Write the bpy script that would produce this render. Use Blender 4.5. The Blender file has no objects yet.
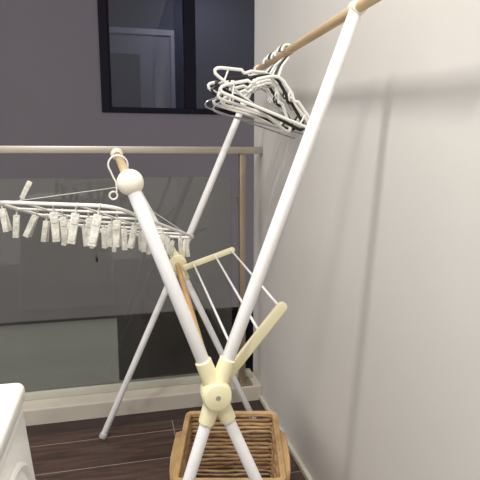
import bpy, bmesh, math, random
from mathutils import Vector, Matrix
random.seed(7)
PI = math.pi
col = bpy.context.scene.collection

# ------------------------------------------------------------------ materials
def new_mat(name):
    m = bpy.data.materials.new(name); m.use_nodes = True
    nt = m.node_tree
    return m, nt, nt.nodes['Principled BSDF']

def srgb(r, g, b):
    f = lambda c: ((c/255+.055)/1.055)**2.4 if c/255 > .04045 else c/255/12.92
    return (f(r), f(g), f(b), 1)

def mat(name, c, rough=.5, metal=0, noise=0, scale=8, bump=0, bscale=200, trans=0, sss=0, stretch=(1, 1, 1)):
    m, nt, p = new_mat(name)
    p.inputs['Base Color'].default_value = c
    p.inputs['Roughness'].default_value = rough
    p.inputs['Metallic'].default_value = metal
    p.inputs['Transmission Weight'].default_value = trans
    tc = nt.nodes.new('ShaderNodeTexCoord')
    mp = nt.nodes.new('ShaderNodeMapping'); mp.inputs['Scale'].default_value = stretch
    nt.links.new(tc.outputs['Object'], mp.inputs['Vector'])
    if noise:
        n = nt.nodes.new('ShaderNodeTexNoise'); n.inputs['Scale'].default_value = scale
        n.inputs['Detail'].default_value = 5
        nt.links.new(mp.outputs['Vector'], n.inputs['Vector'])
        r = nt.nodes.new('ShaderNodeValToRGB')
        r.color_ramp.elements[0].position = .3; r.color_ramp.elements[1].position = .7
        r.color_ramp.elements[0].color = tuple(x*(1-noise) for x in c[:3])+(1,)
        r.color_ramp.elements[1].color = tuple(min(1, x*(1+noise)) for x in c[:3])+(1,)
        nt.links.new(n.outputs['Fac'], r.inputs['Fac']); nt.links.new(r.outputs['Color'], p.inputs['Base Color'])
    if bump:
        n = nt.nodes.new('ShaderNodeTexNoise'); n.inputs['Scale'].default_value = bscale
        nt.links.new(mp.outputs['Vector'], n.inputs['Vector'])
        b = nt.nodes.new('ShaderNodeBump'); b.inputs['Strength'].default_value = bump; b.inputs['Distance'].default_value = .002
        nt.links.new(n.outputs['Fac'], b.inputs['Height']); nt.links.new(b.outputs['Normal'], p.inputs['Normal'])
    return m

M_WALL = mat('painted_plaster', srgb(210, 207, 200), .7, noise=.03, scale=2.2, bump=.06, bscale=60)
M_FACADE = mat('grey_render', srgb(103, 98, 103), .9, noise=.05, scale=1.3, bump=.2, bscale=120)
M_CURB = mat('cream_cement', srgb(200, 192, 177), .8, noise=.06, scale=9, bump=.15, bscale=90)
M_STEEL = mat('brushed_steel', srgb(188, 179, 166), .42, metal=.75, noise=.05, scale=6, stretch=(.3, 8, 8))
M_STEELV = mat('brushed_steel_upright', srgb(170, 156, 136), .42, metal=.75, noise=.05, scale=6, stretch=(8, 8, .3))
M_CHANNEL = mat('greenish_aluminium', srgb(196, 195, 180), .5, metal=.1, noise=.04, scale=5)
M_TUBE = mat('white_coated_tube', srgb(238, 237, 235), .34, noise=.015, scale=20)
M_BALL = mat('offwhite_plastic', srgb(238, 232, 214), .4, noise=.012, scale=20)
M_CREAM = mat('cream_plastic', srgb(240, 232, 192), .42, noise=.02, scale=20)
M_WIRE = mat('white_plastic', srgb(238, 236, 228), .35, noise=.01, scale=20)
M_BLACKP = mat('black_plastic', srgb(24, 25, 28), .35, noise=.05, scale=20)
M_HUBHOLE = mat('grey_screw', srgb(170, 168, 160), .4, metal=.3)
M_DARKFR = mat('dark_frame', srgb(11, 8, 22), .5, noise=.05, scale=10)
M_WASH = mat('white_enamel', srgb(240, 239, 234), .3, noise=.008, scale=6)
M_FOOT = mat('grey_rubber', srgb(190, 188, 188), .7, noise=.03, scale=40)
M_STRING = mat('pale_cord', srgb(215, 213, 206), .6, noise=.05, scale=60)
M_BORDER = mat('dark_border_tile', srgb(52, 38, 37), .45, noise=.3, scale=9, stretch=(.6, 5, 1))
M_CANE = mat('cane', srgb(186, 152, 106), .5, noise=.25, scale=14, bump=.25, bscale=120)
M_CANEB = mat('bark_cane', srgb(162, 124, 80), .55, noise=.28, scale=18, bump=.3, bscale=140)
M_CANED = mat('dark_cane', srgb(84, 58, 40), .6, noise=.25, scale=18)
M_REFLWALL = mat('reflected_wall', srgb(152, 150, 156), .8, noise=.03, scale=2)
M_REFLPANEL = mat('reflected_panel', srgb(84, 84, 94), .8, noise=.03, scale=2)
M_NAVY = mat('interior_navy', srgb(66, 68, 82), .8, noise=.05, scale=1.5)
M_REFLCASING = mat('reflected_casing', srgb(176, 174, 180), .6, noise=.02, scale=4)
M_LOWPANEL = mat('grey_blind', srgb(132, 131, 127), .8, noise=.03, scale=3)
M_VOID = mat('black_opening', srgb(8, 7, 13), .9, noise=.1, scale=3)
M_CLEARP = mat('frosted_clear_plastic', srgb(236, 234, 222), .25, noise=.16, scale=150, trans=.22)
M_CLEARH = mat('clear_hanger_plastic', srgb(205, 205, 200), .15, noise=.05, scale=60, trans=.75)

def wood_mat(name, a, b, axis):
    m, nt, p = new_mat(name)
    tc = nt.nodes.new('ShaderNodeTexCoord'); mp = nt.nodes.new('ShaderNodeMapping')
    sc = [60, 60, 60]; sc[axis] = 2.5; mp.inputs['Scale'].default_value = sc
    n = nt.nodes.new('ShaderNodeTexNoise'); n.inputs['Scale'].default_value = 1.8; n.inputs['Detail'].default_value = 5
    r = nt.nodes.new('ShaderNodeValToRGB')
    r.color_ramp.elements[0].position = .3; r.color_ramp.elements[1].position = .72
    r.color_ramp.elements[0].color = a; r.color_ramp.elements[1].color = b
    nt.links.new(tc.outputs['Object'], mp.inputs['Vector']); nt.links.new(mp.outputs['Vector'], n.inputs['Vector'])
    nt.links.new(n.outputs['Fac'], r.inputs['Fac']); nt.links.new(r.outputs['Color'], p.inputs['Base Color'])
    p.inputs['Roughness'].default_value = .5
    return m
M_WOOD = wood_mat('pale_wood', srgb(192, 164, 124), srgb(216, 190, 150), 1)
M_WOODO = wood_mat('orange_wood', srgb(186, 144, 92), srgb(210, 170, 116), 1)

def floor_mat():
    m, nt, p = new_mat('wood_look_tile')
    N, L = nt.nodes.new, nt.links.new
    tc = N('ShaderNodeTexCoord'); sep = N('ShaderNodeSeparateXYZ'); L(tc.outputs['Object'], sep.inputs[0])
    def line(out, off, period, w):
        a = N('ShaderNodeMath'); a.operation = 'SUBTRACT'; L(out, a.inputs[0]); a.inputs[1].default_value = off
        d = N('ShaderNodeMath'); d.operation = 'DIVIDE'; L(a.outputs[0], d.inputs[0]); d.inputs[1].default_value = period
        f = N('ShaderNodeMath'); f.operation = 'FRACT'; L(d.outputs[0], f.inputs[0])
        s = N('ShaderNodeMath'); s.operation = 'LESS_THAN'; L(f.outputs[0], s.inputs[0]); s.inputs[1].default_value = w/period
        fl = N('ShaderNodeMath'); fl.operation = 'FLOOR'; L(d.outputs[0], fl.inputs[0])
        return s.outputs[0], fl.outputs[0]
    ly, iy = line(sep.outputs['Y'], 2.020, .2, .0042)
    lx, ix = line(sep.outputs['X'], .186, 1.2, .0042)
    mx = N('ShaderNodeMath'); mx.operation = 'MAXIMUM'; L(ly, mx.inputs[0]); L(lx, mx.inputs[1])
    # per-tile offset for the grain
    cm = N('ShaderNodeCombineXYZ'); L(ix, cm.inputs[0]); L(iy, cm.inputs[1])
    sc = N('ShaderNodeVectorMath'); sc.operation = 'SCALE'; L(cm.outputs[0], sc.inputs[0]); sc.inputs['Scale'].default_value = 3.7
    ad = N('ShaderNodeVectorMath'); L(tc.outputs['Object'], ad.inputs[0]); L(sc.outputs[0], ad.inputs[1])
    mp = N('ShaderNodeMapping'); mp.inputs['Scale'].default_value = (3, 26, 1); L(ad.outputs[0], mp.inputs['Vector'])
    n = N('ShaderNodeTexNoise'); n.inputs['Scale'].default_value = 1.8; n.inputs['Detail'].default_value = 7; n.inputs['Distortion'].default_value = .6
    L(mp.outputs[0], n.inputs['Vector'])
    r = N('ShaderNodeValToRGB'); e = r.color_ramp.elements
    e[0].position = .28; e[0].color = srgb(50, 37, 33); e[1].position = .75; e[1].color = srgb(96, 74, 64)
    L(n.outputs['Fac'], r.inputs['Fac'])
    mix = N('ShaderNodeMix'); mix.data_type = 'RGBA'; L(mx.outputs[0], mix.inputs['Factor'])
    L(r.outputs['Color'], mix.inputs['A']); mix.inputs['B'].default_value = srgb(150, 132, 124)
    L(mix.outputs['Result'], p.inputs['Base Color'])
    p.inputs['Roughness'].default_value = .42
    b = N('ShaderNodeBump'); b.inputs['Strength'].default_value = .15; b.inputs['Distance'].default_value = .002
    L(n.outputs['Fac'], b.inputs['Height']); L(b.outputs['Normal'], p.inputs['Normal'])
    return m
M_FLOOR = floor_mat()

def glass_mat(name, tint, haze, hazecol, ior=1.5):
    m = bpy.data.materials.new(name); m.use_nodes = True
    nt = m.node_tree; nt.nodes.clear(); N, L = nt.nodes.new, nt.links.new
    out = N('ShaderNodeOutputMaterial'); tr = N('ShaderNodeBsdfTransparent'); gl = N('ShaderNodeBsdfGlossy'); df = N('ShaderNodeBsdfDiffuse')
    fr = N('ShaderNodeFresnel'); fr.inputs['IOR'].default_value = ior
    tr.inputs['Color'].default_value = tint; gl.inputs['Roughness'].default_value = .02
    df.inputs['Color'].default_value = hazecol
    m1 = N('ShaderNodeMixShader'); m2 = N('ShaderNodeMixShader')
    n = N('ShaderNodeTexNoise'); n.inputs['Scale'].default_value = 3; n.inputs['Detail'].default_value = 6
    tc = N('ShaderNodeTexCoord'); L(tc.outputs['Object'], n.inputs['Vector'])
    mr = N('ShaderNodeMapRange'); mr.inputs['To Min'].default_value = haze*.6; mr.inputs['To Max'].default_value = haze*1.4
    L(n.outputs['Fac'], mr.inputs['Value'])
    L(mr.outputs[0], m1.inputs[0]); L(tr.outputs[0], m1.inputs[1]); L(df.outputs[0], m1.inputs[2])
    L(fr.outputs[0], m2.inputs[0]); L(m1.outputs[0], m2.inputs[1]); L(gl.outputs[0], m2.inputs[2])
    L(m2.outputs[0], out.inputs['Surface'])
    return m
M_GLASS = glass_mat('balustrade_glass', (.88, .90, .86, 1), .085, srgb(160, 158, 148))
M_PANE = glass_mat('window_pane', (.50, .52, .60, 1), .015, srgb(90, 95, 120))

for m_ in (M_DARKFR, M_VOID):
    m_.node_tree.nodes['Principled BSDF'].inputs['Specular IOR Level'].default_value = .12

# ------------------------------------------------------------------ mesh builder
class MB:
    def __init__(s): s.bm = bmesh.new()
    def ring(s, c, n, b, r, seg):
        return [s.bm.verts.new(c + r*(math.cos(2*PI*i/seg)*n + math.sin(2*PI*i/seg)*b)) for i in range(seg)]
    def tube(s, pts, r, seg=10, closed=False, flat=1.0):
        pts = [Vector(p) for p in pts]; k = len(pts)
        R = r if isinstance(r, (list, tuple)) else [r]*k
        t0 = (pts[1]-pts[0]).normalized()
        up = Vector((0, 0, 1)) if abs(t0.z) < .9 else Vector((0, 1, 0))
        n = t0.cross(up).normalized(); rings = []
        for i in range(k):
            if closed: t = (pts[(i+1) % k]-pts[i-1]).normalized()
            elif i == 0: t = t0
            elif i == k-1: t = (pts[-1]-pts[-2]).normalized()
            else:
                t = (pts[i+1]-pts[i]).normalized()+(pts[i]-pts[i-1]).normalized()
                t = t.normalized() if t.length > 1e-6 else t0
            n = (n - t*n.dot(t)); n = n.normalized() if n.length > 1e-6 else t.orthogonal().normalized()
            b = t.cross(n)
            rings.append(s.ring(pts[i], n, b*flat, R[i], seg))
        m = k if closed else k-1
        for i in range(m):
            a, c = rings[i], rings[(i+1) % k]
            off = 0
            if closed and i == k-1:
                off = min(range(seg), key=lambda o: sum((a[j].co-c[(j+o) % seg].co).length for j in range(seg)))
            for j in range(seg):
                s.bm.faces.new((a[j], a[(j+1) % seg], c[(j+1+off) % seg], c[(j+off) % seg]))
        if not closed:
            s.bm.faces.new(rings[0][::-1]); s.bm.faces.new(rings[-1])
        return s
    def cyl(s, p0, p1, r0, r1=None, seg=20, bev=0):
        p0, p1 = Vector(p0), Vector(p1); r1 = r0 if r1 is None else r1
        if bev:
            d = (p1-p0).normalized()*bev
            return s.tube([p0, p0+d*.3, p0+d, p1-d, p1-d*.3, p1], [r0-bev, r0-bev*.3, r0, r1, r1-bev*.3, r1-bev], seg)
        return s.tube([p0, p1], [r0, r1], seg)
    def sphere(s, c, r, sc=(1, 1, 1)):
        bmesh.ops.create_uvsphere(s.bm, u_segments=24, v_segments=14, radius=r, matrix=Matrix.Translation(c) @ Matrix.Diagonal((*sc, 1)))
        return s
    def box(s, lo, hi, bev=0, seg=2, M=None):
        lo, hi = Vector(lo), Vector(hi); c = (lo+hi)/2; d = hi-lo
        t = Matrix.Translation(c) @ Matrix.Diagonal((*d, 1))
        if M is not None: t = M @ t
        r = bmesh.ops.create_cube(s.bm, size=1, matrix=t)
        if bev:
            es = list({e for v in r['verts'] for e in v.link_edges})
            bmesh.ops.bevel(s.bm, geom=es, offset=bev, segments=seg, affect='EDGES', profile=.5)
        return s
    def bar(s, p0, p1, w, h, side, bev=.003, round_end=False):
        """flat bar from p0 to p1: width w along `perp`, thickness h along `side`"""
        p0, p1 = Vector(p0), Vector(p1); t = (p1-p0); L = t.length; t = t.normalized()
        sd = Vector(side); sd = (sd - t*sd.dot(t)).normalized(); n = sd.cross(t)
        M = Matrix((t, n, sd)).transposed().to_4x4(); M.translation = p0
        if not round_end: return s.box((0, -w/2, -h/2), (L, w/2, h/2), bev, 2, M)
        pts = [(0, -w/2)]+[(L-w/2+w/2*math.cos(a), w/2*math.sin(a)) for a in [PI*(-.5+i/10) for i in range(11)]]+[(0, w/2)]
        lo = [s.bm.verts.new(M @ Vector((x, y, -h/2))) for x, y in pts]
        f = s.bm.faces.new(lo[::-1])
        ex = bmesh.ops.extrude_face_region(s.bm, geom=[f])
        vs = [g for g in ex['geom'] if isinstance(g, bmesh.types.BMVert)]
        bmesh.ops.translate(s.bm, verts=vs, vec=sd*h)
        if bev:
            es = [e for e in {e for v in lo+vs for e in v.link_edges} if e.calc_length() < 1 and len(e.link_faces) == 2 and e.calc_face_angle(0) > 1.2]
            bmesh.ops.bevel(s.bm, geom=es, offset=bev, segments=2, affect='EDGES', profile=.5)
        return s
    def build(s, name, m, parent=None, smooth=True, shift=(0, 0, 0)):
        bmesh.ops.recalc_face_normals(s.bm, faces=s.bm.faces)
        me = bpy.data.meshes.new(name)
        if any(shift): bmesh.ops.translate(s.bm, verts=s.bm.verts, vec=-Vector(shift))
        s.bm.to_mesh(me); s.bm.free()
        me.materials.append(m)
        if smooth:
            for p in me.polygons: p.use_smooth = True
            try: me.set_sharp_from_angle(angle=math.radians(40))
            except Exception: pass
        o = bpy.data.objects.new(name, me); col.objects.link(o)
        if parent is not None: o.parent = parent
        return o

def tag(o, label=None, cat=None, group=None, kind=None):
    if label: o['label'] = label
    if cat: o['category'] = cat
    if group: o['group'] = group
    if kind: o['kind'] = kind
    return o
def empty(name, loc=(0, 0, 0), rot=(0, 0, 0)):
    o = bpy.data.objects.new(name, None); o.empty_display_size = .05
    col.objects.link(o); o.location = loc; o.rotation_euler = rot
    return o
def dup_tree(o, parent=None):
    c = o.copy(); col.objects.link(c)
    if parent is not None: c.parent = parent
    for ch in list(o.children): dup_tree(ch, c)
    return c
def struct(name, mb, m, smooth=False):
    return tag(mb.build(name, m, None, smooth), kind='structure')
def arc(c, r, a0, a1, n, ax='xz'):
    out = []
    for i in range(n+1):
        a = math.radians(a0+(a1-a0)*i/n)
        p = [c[0], c[1], c[2]]
        p['xyz'.index(ax[0])] += r*math.cos(a); p['xyz'.index(ax[1])] += r*math.sin(a)
        out.append(tuple(p))
    return out
def lerp(a, b, t): return tuple(a[i]+(b[i]-a[i])*t for i in range(3))

# ------------------------------------------------------------------ setting
XW = .63
struct('floor', MB().box((-1.7, -1.2, -.1), (XW+.15, 2.105, 0)), M_FLOOR)
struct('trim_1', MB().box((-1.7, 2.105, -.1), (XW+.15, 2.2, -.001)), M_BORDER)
struct('wall_right', MB().box((XW, -1.2, -.1), (XW+.15, 2.375, 3.0)), M_WALL)
struct('baseboard_right', MB().box((XW-.016, -1.2, 0), (XW, 2.2, .022), .003), M_CURB)
struct('trim_2', MB().box((-1.7, 2.2, -.1), (XW, 2.36, .072), .006), M_CURB)          # cement curb under the glass

# far building: grey wall with an opening for the window above and the recess below
YF = 4.0
wx0, wx1, wz0, wz1 = -.105, 1.75, 1.475, 2.85
lz = -.09
fb = MB()
fb.box((-4, YF, lz), (wx0, YF+.25, 5)); fb.box((wx1, YF, lz), (4.5, YF+.25, 5))
fb.box((wx0, YF, lz), (wx1, YF+.25, wz0)); fb.box((wx0, YF, wz1), (wx1, YF+.25, 5))
fb.box((-4, YF+.0, -2.5), (4.5, YF+.3, -1.05))
struct('wall_far', fb, M_FACADE)
# upper window
fr = MB(); y0, y1 = YF-.01, YF+.09; w = .062
fr.box((wx0, y0, wz0), (wx0+w, y1, wz1), .004); fr.box((wx1-w, y0, wz0), (wx1, y1, wz1), .004)
fr.box((wx0+w, y0, wz0), (wx1-w, y1, wz0+.042), .004); fr.box((wx0+w, y0, wz1-w), (wx1-w, y1, wz1), .004)
fr.box((.515, y0, wz0+.042), (.60, y1, wz1-w), .004)
fr.box((wx0+w, y0+.03, wz0+.042), (wx0+w+.012, y1, wz1-w))
win = struct('window_1', fr, M_DARKFR)
pn = MB().box((wx0+w, YF+.05, wz0+.04), (.515, YF+.058, wz1-w)).build('pane', M_PANE, win, False)
pn = MB().box((.60, YF+.05, wz0+.04), (wx1-w, YF+.058, wz1-w)).build('pane', M_PANE, win, False)
# navy wall behind the window; pale cased opening stands in for a reflected doorway
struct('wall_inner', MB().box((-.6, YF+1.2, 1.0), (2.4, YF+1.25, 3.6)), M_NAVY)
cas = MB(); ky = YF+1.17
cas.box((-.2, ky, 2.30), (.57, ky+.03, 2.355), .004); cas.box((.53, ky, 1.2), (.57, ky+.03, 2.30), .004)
reflected_door = struct('reflected_door_1', cas, M_REFLCASING)
MB().box((-.2, ky+.012, 1.2), (.53, ky+.028, 2.30)).build('reflected_doorway_wall', M_REFLWALL, reflected_door, False)
MB().box((-.2, ky+.004, 1.2), (.235, ky+.012, 2.12)).build('reflected_door_leaf', M_REFLPANEL, reflected_door, False)
# recess below the ledge
rf = MB()
rf.box((-4, YF+.02, lz-.03), (4.5, YF+.12, lz), .004)
rf.box((-4, YF+.02, -1.05), (4.5, YF+.12, -1.0), .004)
low = struct('window_2', rf, M_DARKFR)
MB().box((-4, YF+.06, -1.0), (-.06, YF+.08, lz-.03)).build('blind', M_LOWPANEL, low, False)
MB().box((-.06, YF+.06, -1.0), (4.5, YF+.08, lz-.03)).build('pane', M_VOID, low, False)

# ------------------------------------------------------------------ glass balustrade
gr = empty('glass_balustrade', (0, 2.25, .072))
S = (0, 2.25, .072)
tag(gr, 'clear glass balustrade with flat brushed steel top rail along the balcony edge', 'railing')
MB().box((-1.7, 2.222, 1.163), (XW-.001, 2.268, 1.194), .003).build('top_rail', M_STEEL, gr, True, S)
for px in (.540, -1.35):
    p = MB().box((px-.014, 2.228, .082), (px+.014, 2.262, 1.163), .003).build('post', M_STEELV, gr, True, S)
    MB().box((px-.045, 2.205, .072), (px+.045, 2.284, .082), .003).build('base_plate', M_STEELV, p, True, S)
    for z in (.3, .95):
        MB().box((px-.012, 2.26, z-.02), (px+.012, 2.306, z+.02), .004).build('glass_clamp', M_STEELV, p, True, S)
MB().box((-1.69, 2.3035, .105), (.505, 2.3125, 1.06)).build('glass_panel', M_GLASS, gr, False, S)
MB().box((-1.7, 2.288, .072), (.60, 2.332, .107), .003).build('bottom_channel', M_CHANNEL, gr, True, S)

# ------------------------------------------------------------------ drying rack
rk = empty('drying_rack', (.22, 1.55, 0)); RS = (.22, 1.55, 0)
tag(rk, 'white tubular folding drying rack with cream joints and wooden poles standing by the right wall', 'drying rack')
YN, YR = 1.07, 2.02
def P(x, z, y): return (x, y, z)
def half(name, a, b, r, m, y, foot=False, cut0=0, cut1=1):
    p0, p1 = lerp(a, b, cut0), lerp(a, b, cut1)
    o = MB().cyl(p0, p1, r, seg=24, bev=.002).build(name, m, rk, True, RS)
    return o
def frame(y, hub, tl, tr, fl, fr_, r, front):
    hubp = P(*hub, y)
    dy = -.016*front           # the two crossing legs lie one in front of the other
    for (top, foot, off) in ((tr, fl, 0.0), (tl, fr_, 0.0)):
        top3, foot3 = (top[0], y+off, top[1]), (foot[0], y+off, foot[1])
        d = Vector(top3)-Vector(hubp); k0 = .035/d.length
        half('leg', hubp, top3, r, M_TUBE, y, cut0=k0)
        d2 = Vector(foot3)-Vector(hubp); k1 = .035/d2.length
        lg = half('leg', hubp, foot3, r*.93, M_TUBE, y, cut0=k1, cut1=1-.004/d2.length)
        e = Vector(foot3)-d2.normalized()*.026
        MB().cyl(e, (foot3[0]-d2.normalized().x*.004, foot3[1], .004), r*.93+.0025, seg=24, bev=.003).build('foot_cap', M_FOOT, lg, True, RS)
        for dd, l in ((d, .082), (d2, .075)):
            t = dd.normalized()
            MB().tube([Vector(hubp)+t*.012, Vector(hubp)+t*.05, Vector(hubp)+t*l, Vector(hubp)+t*(l+.002)], [r+.0055, r+.0045, r+.0038, r+.001], 24).build('sleeve', M_CREAM, rk, True, RS)
    # hub discs
    f = -1 if front else 1
    hb = MB().cyl((hubp[0], y+.022*-f, hubp[2]), (hubp[0], y+.020*f, hubp[2]), .034, seg=36, bev=.004).build('joint', M_CREAM, rk, True, RS)
    cap = MB().cyl((hubp[0], y+.018*f, hubp[2]), (hubp[0], y+.032*f, hubp[2]), .031, seg=36, bev=.003).build('joint_cap', M_CREAM, hb, True, RS)
    MB().cyl((hubp[0], y+.0315*f, hubp[2]), (hubp[0], y+.0328*f, hubp[2]), .0058, seg=16).build('screw', M_HUBHOLE, hb, True, RS)

NH, FH = (.196, .621), (.219, .727)
nTR, nTL = (.512, 1.466), (.022, 1.098)
fTR, fTL = (.55, 1.49), (-.005, 1.16)
frame(YN, NH, nTL, nTR, (.003, 0.0), (.452, 0.0), .0150, True)
frame(YR, FH, fTL, fTR, (-.109, 0.0), (.541, 0.0), .0138, False)
# wooden poles
def ext(a, b, t): return lerp(a, b, t)
RA, RB = (nTR[0], YN, nTR[1]), (fTR[0], YR, fTR[1])
LA, LB = (nTL[0], YN, nTL[1]), (fTL[0], YR, fTL[1])
WR = .0122
MB().cyl(ext(RA, RB, -.42), ext(RA, RB, 1.04), WR, seg=24, bev=.004).build('hanging_pole', M_WOOD, rk, True, RS)
MB().cyl(ext(LA, LB, -.005), ext(LA, LB, 1.02), WR, seg=24, bev=.004).build('hanging_pole', M_WOOD, rk, True, RS)
MB().cyl(P(NH[0]-.004, NH[1]+.006, YN+.02), P(FH[0]-.004, FH[1]-.004, YR-.02), .0098, seg=20).build('cross_pole', M_WOODO, rk, True, RS)
# ball caps on the low pole, rings on the high pole
bl = MB().sphere(LA, .0275, (1, .8, 1)); dv = (Vector(LB)-Vector(LA)).normalized()
bc = bl.build('end_ball', M_BALL, rk, True, RS)
MB().cyl(Vector(LA)+dv*.018, Vector(LA)+dv*.045, .0172, seg=28, bev=.003).build('collar', M_BALL, bc, True, RS)
bc = MB().sphere(LB, .024, (1, .8, 1)).build('end_ball', M_BALL, rk, True, RS)
MB().cyl(Vector(LB)-dv*.04, Vector(LB)-dv*.015, .0165, seg=28, bev=.003).build('collar', M_BALL, bc, True, RS)
dr = (Vector(RB)-Vector(RA)).normalized()
for c in (RA, RB):
    MB().cyl(Vector(c)-dr*.017, Vector(c)+dr*.017, .0175, seg=28, bev=.003).build('pole_ring', M_BALL, rk, True, RS)
# wing: two cream arms with three thin bars
na0, na1 = (.222, YN+.040, .628), (.372, YN+.040, .808)
fa0, fa1 = (.236, YR-.040, .712), (.446, YR-.040, .781)
a1 = MB().bar(na0, na1, .024, .014, (0, 1, 0), .002, True).build('wing_arm', M_CREAM, rk, True, RS)
a2 = MB().bar(fa0, fa1, .022, .014, (0, 1, 0), .002, True).build('wing_arm', M_CREAM, rk, True, RS)
for tn, tf in ((.93, .93), (.60, .62), (.24, .20)):
    p0, p1 = Vector(lerp(na0, na1, tn)), Vector(lerp(fa0, fa1, tf))
    MB().cyl(p0, p1, .0036, seg=12).build('wing_bar', M_TUBE, rk, True, RS)

# ------------------------------------------------------------------ clothes hangers
def hanger_outline():
    W, zn, zt, zb = .158, -.100, -.196, -.208
    pts = []
    # right half from the neck outwards, then mirrored
    def half_pts():
        h = [(0.0, zn), (.022, zn-.006), (.030, zn-.012)]
        # dip (notch) then shoulder
        h += [(.060, zn-.031), (.0685, zn-.043), (.076, zn-.050), (.085, zn-.048), (.088, zn-.047)]
        h += [(.125, zn-.070), (.148, zn-.0845)]
        h += [(W, zn-.094), (W+.003, zn-.102), (W-.003, zn-.109), (W-.014, zn-.111)]
        return h
    r = half_pts()
    l = [(-x, z) for x, z in r[1:]]
    loop = r + [(0, zn-.111)] + l[::-1]
    return [(x, 0, z) for x, z in loop]
def hook_pts(r=.0035):
    R = .0185+.0
    c = (0, 0, .0036-R)
    pts = arc(c, R, 205, -50, 18)
    pts += [(.004, 0, -.052), (0, 0, -.064), (0, 0, -.100)]
    return pts
def make_hanger(mbody, mhook, r, extra=True):
    root = empty('clothes_hanger')
    b = MB()
    b.tube(hanger_outline(), r, 8, True, 1.0)
    if extra:
        for s in (-1, 1):
            b.tube([(s*.126, 0, -.170), (s*.118, 0, -.211)], r*.55, 6)
            b.tube([(s*.05, 0, -.125), (s*.052, 0, -.140), (s*.060, 0, -.146), (s*.066, 0, -.140)], r*.6, 6)
    b.build('hanger_frame', mbody, root)
    MB().tube(hook_pts(), r*.78, 8).build('hook', mhook, root)
    return root
proto = {'white': make_hanger(M_WIRE, M_WIRE, .0054), 'black': make_hanger(M_BLACKP, M_BLACKP, .0054),
         'clear': make_hanger(M_CLEARH, M_STEEL, .0026, False)}
used = set()
def on_rod(y):
    t = (y-YN)/(YR-YN); p = lerp(RA, RB, t)
    return (p[0], y, p[2]+WR)
hangers = [
    # kind, y, tilt(deg about y), yaw, label
    ('white', 1.585, 20, 0, 'white plastic hanger nearest the camera at the front of the bunch on the wooden pole'),
    ('black', 1.612, 25, 2, 'black plastic hanger right behind the frontmost white hanger on the wooden pole'),
    ('white', 1.636, 33, 13, 'white hanger tilted steepest, its tip standing highest above the bunch'),
    ('white', 1.670, 17, -3, 'white plastic hanger just behind the steeply tilted one, in front of the clear ones'),
    ('clear', 1.698, 13, -4, 'front one of the two thin clear plastic hangers drooping low in the bunch'),
    ('white', 1.724, 12, 5, 'white plastic hanger between the front clear hanger and the rear black one'),
    ('black', 1.752, 23, 3, 'rear black plastic hanger in the back half of the bunch'),
    ('white', 1.778, 27, 4, 'white plastic hanger right behind the rear black one'),
    ('clear', 1.806, 18, -2, 'rear one of the two thin clear plastic hangers drooping low in the bunch'),
    ('white', 1.836, 15, 2, 'rearmost white plastic hanger of the bunch near the far pole end'),
]
for kind, y, tilt, yaw, lab in hangers:
    o = proto[kind] if kind not in used else dup_tree(proto[kind])
    used.add(kind)
    p = on_rod(y)
    o.location = (p[0], p[1], p[2])
    if kind == 'clear': o.scale = (1.1, 1.1, 1.14)
    o.rotation_euler = (math.radians(random.uniform(-2, 2)), math.radians(tilt), math.radians(yaw))
    tag(o, lab, 'hanger', 'hangers on the wooden pole')

# ------------------------------------------------------------------ peg hanger (oval clip dryer)
HY = 1.70
t = (HY-YN)/(YR-YN); hp = lerp(LA, LB, t); htop = (hp[0], HY, hp[2]+WR)
ph = empty('peg_hanger', htop)
tag(ph, 'white rectangular peg hanger with clear pegs hanging from the low pole of the drying rack', 'peg hanger')
A = Vector((.8499, -.5270, 0)).normalized(); Bm = Vector((.5041, .8131, -.2910)); Bm = (Bm - A*Bm.dot(A)).normalized()
C = Vector((-.0344, 1.679, .9412)) - A*.008
LU, LV = .194, .286
def fp(u, v): return C + A*u + Bm*v
loop = []
for cu, cv, a0 in ((1, 1, 0), (-1, 1, 90), (-1, -1, 180), (1, -1, 270)):
    for q_ in range(9):
        a = math.radians(a0+90*q_/8); rc = .05
        loop.append(fp(cu*(LU-rc)+rc*math.cos(a), cv*(LV-rc)+rc*math.sin(a)))
MB().tube(loop, .0055, 8, True).build('outer_frame', M_WIRE, ph, True, htop)
bars = [-.286, -.190, -.095, 0, .095, .190, .286]
for v in bars[1:-1]:
    MB().tube([fp(-LU, v), fp(0, v), fp(LU, v)], .0036, 8).build('inner_bar', M_WIRE, ph, True, htop)
for u in (-.085, .085):
    MB().tube([fp(u, -LV), fp(u, 0), fp(u, LV)], .0032, 8).build('cross_bar', M_WIRE, ph, True, htop)
# hook round the pole with its small loop below
cx, cz = hp[0]-.006, htop[2]+.0034-.0305
hk = arc((cx, HY, cz), .0305, -48, 215, 28)
hk += [(-.018, HY, cz-.040), (-.010, HY, cz-.055), (-.009, HY, cz-.085)]
hk += arc((-.020, HY, cz-.098), .0125, 60, -290, 20)
MB().tube(hk, .0031, 8).build('hook', M_WIRE, ph, True, htop)
kn = Vector((-.009, HY, cz-.072))
for u, v in ((-.180, -.270), (.180, .270)):
    MB().tube([kn, fp(u, v)], .0014, 6).build('cord', M_STRING, ph, True, htop)
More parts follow.
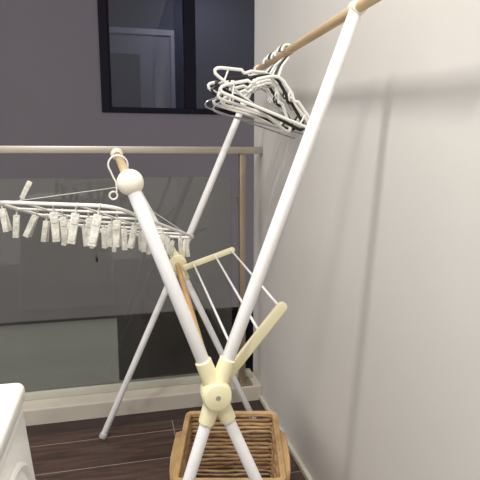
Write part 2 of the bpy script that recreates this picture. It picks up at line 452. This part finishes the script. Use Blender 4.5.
# pegs
def make_peg():
    """local origin on the wire, hanging along -z, blades in the xz plane"""
    ln = MB()
    ln.tube(arc((0, 0, -.002), .0062, 0, 345, 14, 'yz'), .0017, 6)
    ln.tube([(0, 0, -.008), (0, 0, -.022)], .0026, 6)
    b = MB()
    for s in (-1, 1):
        M = Matrix.Translation((0, s*.0035, -.018)) @ Matrix.Rotation(s*math.radians(5), 4, 'X')
        b.box((-.0085, -.0022, -.066), (.0085, .0022, 0), .0014, 1, M)
        b.box((-.0062, -.0034, -.060), (.0062, .0034, -.045), .001, 1, M)
        b.box((-.0062, -.0034, -.024), (.0062, .0034, -.010), .001, 1, M)
    b.tube(arc((0, 0, -.045), .0075, 20, 340, 12, 'yz'), .0012, 6)
    pk = b.build('peg', M_CLEARP, ph)
    l = ln.build('peg_link', M_CLEARP, pk)
    return pk
peg0 = make_peg(); first = True
peglist = [  # place along the bar, bar position, lean, turn, size
    (-0.186, -0.286, -6, 50, 1.00), (-0.165, -0.286, 8, 10, 1.00), (-0.1, -0.286, 152, 50, 0.80), (0.011, -0.286, 2, 50, 1.20), (0.087, -0.286, -11, 50, 1.22),
    (0.158, -0.286, -13, 35, 1.22), (-0.194, -0.19, -5, 50, 1.00), (-0.117, -0.19, -24, 10, 1.08), (-0.032, -0.19, 2, 50, 1.10), (0.056, -0.19, 4, 35, 1.10),
    (0.15, -0.19, -1, 10, 1.12), (-0.161, -0.095, -6, 10, 1.00), (-0.085, -0.095, 3, 35, 1.05), (0.012, -0.095, -13, 0, 1.05), (0.075, -0.095, -8, 50, 1.05),
    (0.157, -0.095, -12, 20, 1.05), (-0.15, 0, -13, 20, 0.98), (-0.09, 0, 2, 50, 1.00), (-0.014, 0, -1, 35, 1.00), (0.06, 0, -1, 50, 1.00),
    (0.132, 0, 1, 10, 1.00), (-0.123, 0.095, -2, 0, 0.95), (-0.055, 0.095, -12, 10, 0.95), (0.065, 0.095, 2, 10, 0.92), (0.151, 0.095, -5, 35, 0.90),
    (-0.09, 0.19, -4, 35, 0.90), (0.053, 0.19, 3, 35, 0.88), (0.123, 0.19, -2, 50, 0.86), (0.172, 0.19, 0, 50, 0.84), (0.002, 0.286, -6, 20, 0.85),
    (0.05, 0.286, -13, 20, 0.85), (0.098, 0.286, -8, 20, 0.84), (0.15, 0.286, 4, 50, 0.82)]
for u, v, lean, turn, k_ in peglist:
    o = peg0 if first else dup_tree(peg0, ph); first = False
    q = fp(u, v)
    o.location = q-Vector(htop); k_ *= random.uniform(.97, 1.06); o.scale = (k_, k_, k_)
    o.rotation_euler = (math.radians(random.uniform(-6, 6)), math.radians(-lean), math.radians(turn*.6-25))
# small dark scrap dangling on a thread below one peg
q = fp(-.031, 0)
sc = empty('dark_scrap', (q.x-.016, q.y-.012, q.z-.070)); SS = tuple(sc.location)
tag(sc, 'tiny black scrap dangling on a thread under the pegs', 'scrap')
MB().tube([Vector(SS), Vector(SS)+Vector((.002, 0, -.02)), Vector(SS)+Vector((.003, 0, -.066))], .0008, 6).build('thread', M_BLACKP, sc, True, SS)
MB().sphere(Vector(SS)+Vector((.003, 0, -.052)), .0042, (1, .6, 2.1)).tube([Vector(SS)+Vector((.003, 0, -.048)), Vector(SS)+Vector((-.006, 0, -.038))], .0012, 6).build('tuft', M_BLACKP, sc, True, SS)

# ------------------------------------------------------------------ wicker basket
ya = math.radians(-13.3)
bk = empty('wicker_basket', (.3585-math.sin(math.radians(13.3))*.19, 1.648-math.cos(math.radians(13.3))*.19, 0), (0, 0, ya))
tag(bk, 'open rectangular brown wicker basket on the floor under the drying rack', 'basket')
HX, HYb, HT, RC = .150, .188, .248, .014
def rrect(hx, hy, rc, z, n=6, step=.03):
    pts = []
    for cxs, cys, a0 in ((1, 1, 0), (-1, 1, 90), (-1, -1, 180), (1, -1, 270)):
        for i in range(n+1):
            a = math.radians(a0+90*i/n)
            pts.append(Vector((cxs*(hx-rc)+rc*math.cos(a), cys*(hy-rc)+rc*math.sin(a), z)))
    out = []
    for i in range(len(pts)):
        p, q = pts[i], pts[(i+1) % len(pts)]; d = (q-p).length; k = max(1, int(round(d/step)))
        for j in range(k): out.append(p.lerp(q, j/k))
    return out
wv = MB(); wd = MB()
rows = 16
for k in range(rows):
    z = .014+(HT-.022)*k/(rows-1)
    fl = 1-.03*(1-z/HT)
    base = rrect(HX*fl, HYb*fl, RC, z)
    ph1, ph2 = random.uniform(0, 6), random.uniform(0, 6)
    pts = []
    for i, p in enumerate(base):
        n = Vector((p.x/HX, p.y/HYb, 0)).normalized()
        pts.append(p + n*.0013*(1 if (i+k) % 2 else -1) + Vector((0, 0, .0022*math.sin(i*.7+ph1)+.0016*math.sin(i*1.9+ph2))))
    (wd if k in (2, 3, 6, 9, 10, 14) else wv).tube(pts, random.uniform(.0050, .0060), 7, True)
wv.build('side_weave', M_CANE, bk); tag(wd.build('side_weave', M_CANEB, bk), 'darker bark-brown cane strands')
st = MB()
for p in rrect(HX*1.01, HYb*1.01, RC, 0, 2, .075):
    st.tube([(p.x*.985, p.y*.985, .006), (p.x*1.02, p.y*1.02, HT-.004)], .0026, 6)
st.build('stakes', M_CANED, bk)
rim = MB()
for dz, o_, r in ((0, .000, .0058), (.001, .008, .0048), (-.009, .007, .0046)):
    rim.tube(rrect(HX+o_, HYb+o_, RC+o_, HT+dz), r, 8, True)
rim.build('rim', M_CANE, bk)
bs = MB()
for i in range(26):
    y = -HYb*.95+2*HYb*.95*i/25
    hx = HX*.95-(max(0, abs(y)-(HYb-RC))**2)/RC*.8
    bs.tube([(-hx, y, .010+.003*(i % 2)), (0, y+.002, .008+.003*((i+1) % 2)), (hx, y, .010+.003*(i % 2))], .0048, 6)
for x in (-.1, -.05, 0, .05, .1): bs.tube([(x, -HYb*.95, .009), (x, HYb*.95, .009)], .0035, 6)
bs.build('base_weave', M_CANED, bk)
for s in (-1, 1):
    hd = MB()
    for q in range(3):
        o_ = .012+.006*q
        pts = [(s*(HX+.004), .15-q*.012, HT-.075)]
        pts += [(s*(HX+o_), .135-q*.01, HT-.05), (s*(HX+o_+.003), .115-q*.006, HT-.026), (s*(HX+o_+.004), .07, HT-.008), (s*(HX+o_+.004), 0, HT-.004),
                (s*(HX+o_+.004), -.07, HT-.008), (s*(HX+o_+.003), -.115+q*.006, HT-.026), (s*(HX+o_), -.135+q*.01, HT-.05), (s*(HX+.004), -.15+q*.012, HT-.075)]
        hd.tube(pts, .0052, 7)
    hd.build('handle', M_CANE, bk)
    br = MB()
    for k in range(14):          # slanted lashing strands on the short corners of the side
        y = .165-k*.026
        br.tube([(s*(HX+.007), y, .03), (s*(HX+.010), y-.02, .12), (s*(HX+.012), y-.03, HT-.012)], .0042, 6)
    br.build('side_lashing', M_CANE, bk)

# ------------------------------------------------------------------ washing machine
WX, WY, WH = -.133, .697, .853
wm = empty('washing_machine', (WX-.28, WY-.28, 0)); WS = (WX-.28, WY-.28, 0)
tag(wm, 'white washing machine in the bottom left corner beside the balustrade', 'washing machine')
wb = MB().box((WX-.56, WY-.56, .02), (WX-.004, WY-.004, WH-.030), .012, 3)
for v in wb.bm.verts:
    k = (WH-.03-v.co.z)*.085; v.co.x += k*(1 if v.co.x > WX-.28 else -1); v.co.y += .3*k*(1 if v.co.y > WY-.28 else -1)
wb.build('body', M_WASH, wm, True, WS)
MB().box((WX-.565, WY-.565, WH-.030), (WX, WY, WH), .011, 4).build('top_lid', M_WASH, wm, True, WS)
xs = WX-.004
emb = MB()
ring = [(xs+(WH-.03-z_)*.085, y_, z_) for y_, z_ in [(WY-.31+.285*math.copysign(abs(math.cos(a))**.35, math.cos(a)), .50+.292*math.copysign(abs(math.sin(a))**.35, math.sin(a))) for a in [2*PI*i/96 for i in range(96)]]]
emb.tube(ring, .006, 8, True)
emb.build('pressed_side_panel', M_WASH, wm, True, WS)
for sx in (-.5, -.06):
    for sy in (-.5, -.06):
        MB().cyl((WX+sx, WY+sy, 0), (WX+sx, WY+sy, .024), .022, seg=16).build('foot', M_BLACKP, wm, True, WS)

# ------------------------------------------------------------------ light
def area(name, loc, sx, sy, e, c, rot=(0, 0, 0)):
    l = bpy.data.lights.new(name, 'AREA'); l.shape = 'RECTANGLE'; l.size, l.size_y = sx, sy; l.energy = e; l.color = c
    o = bpy.data.objects.new(name, l); col.objects.link(o); o.location = loc; o.rotation_euler = rot
    return o
area('ceiling_lamp', (-.28, .64, 2.62), .26, .06, 23, (1, .965, .92))
area('doorway_lamp', (-.30, -.16, 2.62), .30, .10, 24, (1, .965, .92))
area('inner_room_fill', (.75, YF+.75, 2.75), .5, .3, 11, (1, .96, .95))  # added fill light, brightens the modelled room behind the pane
w = bpy.data.worlds.new('night'); bpy.context.scene.world = w; w.use_nodes = True
nt = w.node_tree; bg = nt.nodes['Background']
tc = nt.nodes.new('ShaderNodeTexCoord'); sp = nt.nodes.new('ShaderNodeSeparateXYZ'); rp = nt.nodes.new('ShaderNodeValToRGB'); mr = nt.nodes.new('ShaderNodeMapRange')
nt.links.new(tc.outputs['Generated'], sp.inputs[0]); mr.inputs['From Min'].default_value = -1
nt.links.new(sp.outputs['Z'], mr.inputs['Value']); nt.links.new(mr.outputs[0], rp.inputs['Fac'])
rp.color_ramp.elements[0].color = (.30, .29, .29, 1); rp.color_ramp.elements[1].color = (.62, .60, .60, 1)
nt.links.new(rp.outputs['Color'], bg.inputs['Color']); bg.inputs['Strength'].default_value = 1.8

# ------------------------------------------------------------------ camera
yaw, pit, H, F = math.radians(13.3), math.radians(9.3), 1.15, 508.
cy, sy, cp, sn = math.cos(yaw), math.sin(yaw), math.cos(pit), math.sin(pit)
fw = Vector((sy*cp, cy*cp, -sn)); rt = Vector((cy, -sy, 0)); up = Vector((sy*sn, cy*sn, cp))
cam = bpy.data.cameras.new('camera'); co = bpy.data.objects.new('camera', cam); col.objects.link(co)
Mx = Matrix((rt, up, -fw)).transposed().to_4x4(); Mx.translation = (0, 0, H)
co.matrix_world = Mx
cam.sensor_width = 36; cam.lens = F/480*36; cam.clip_start = .02
sc_ = bpy.context.scene; sc_.camera = co
sc_.view_settings.view_transform = 'Standard'; sc_.view_settings.look = 'None'
sc_.view_settings.exposure = 0
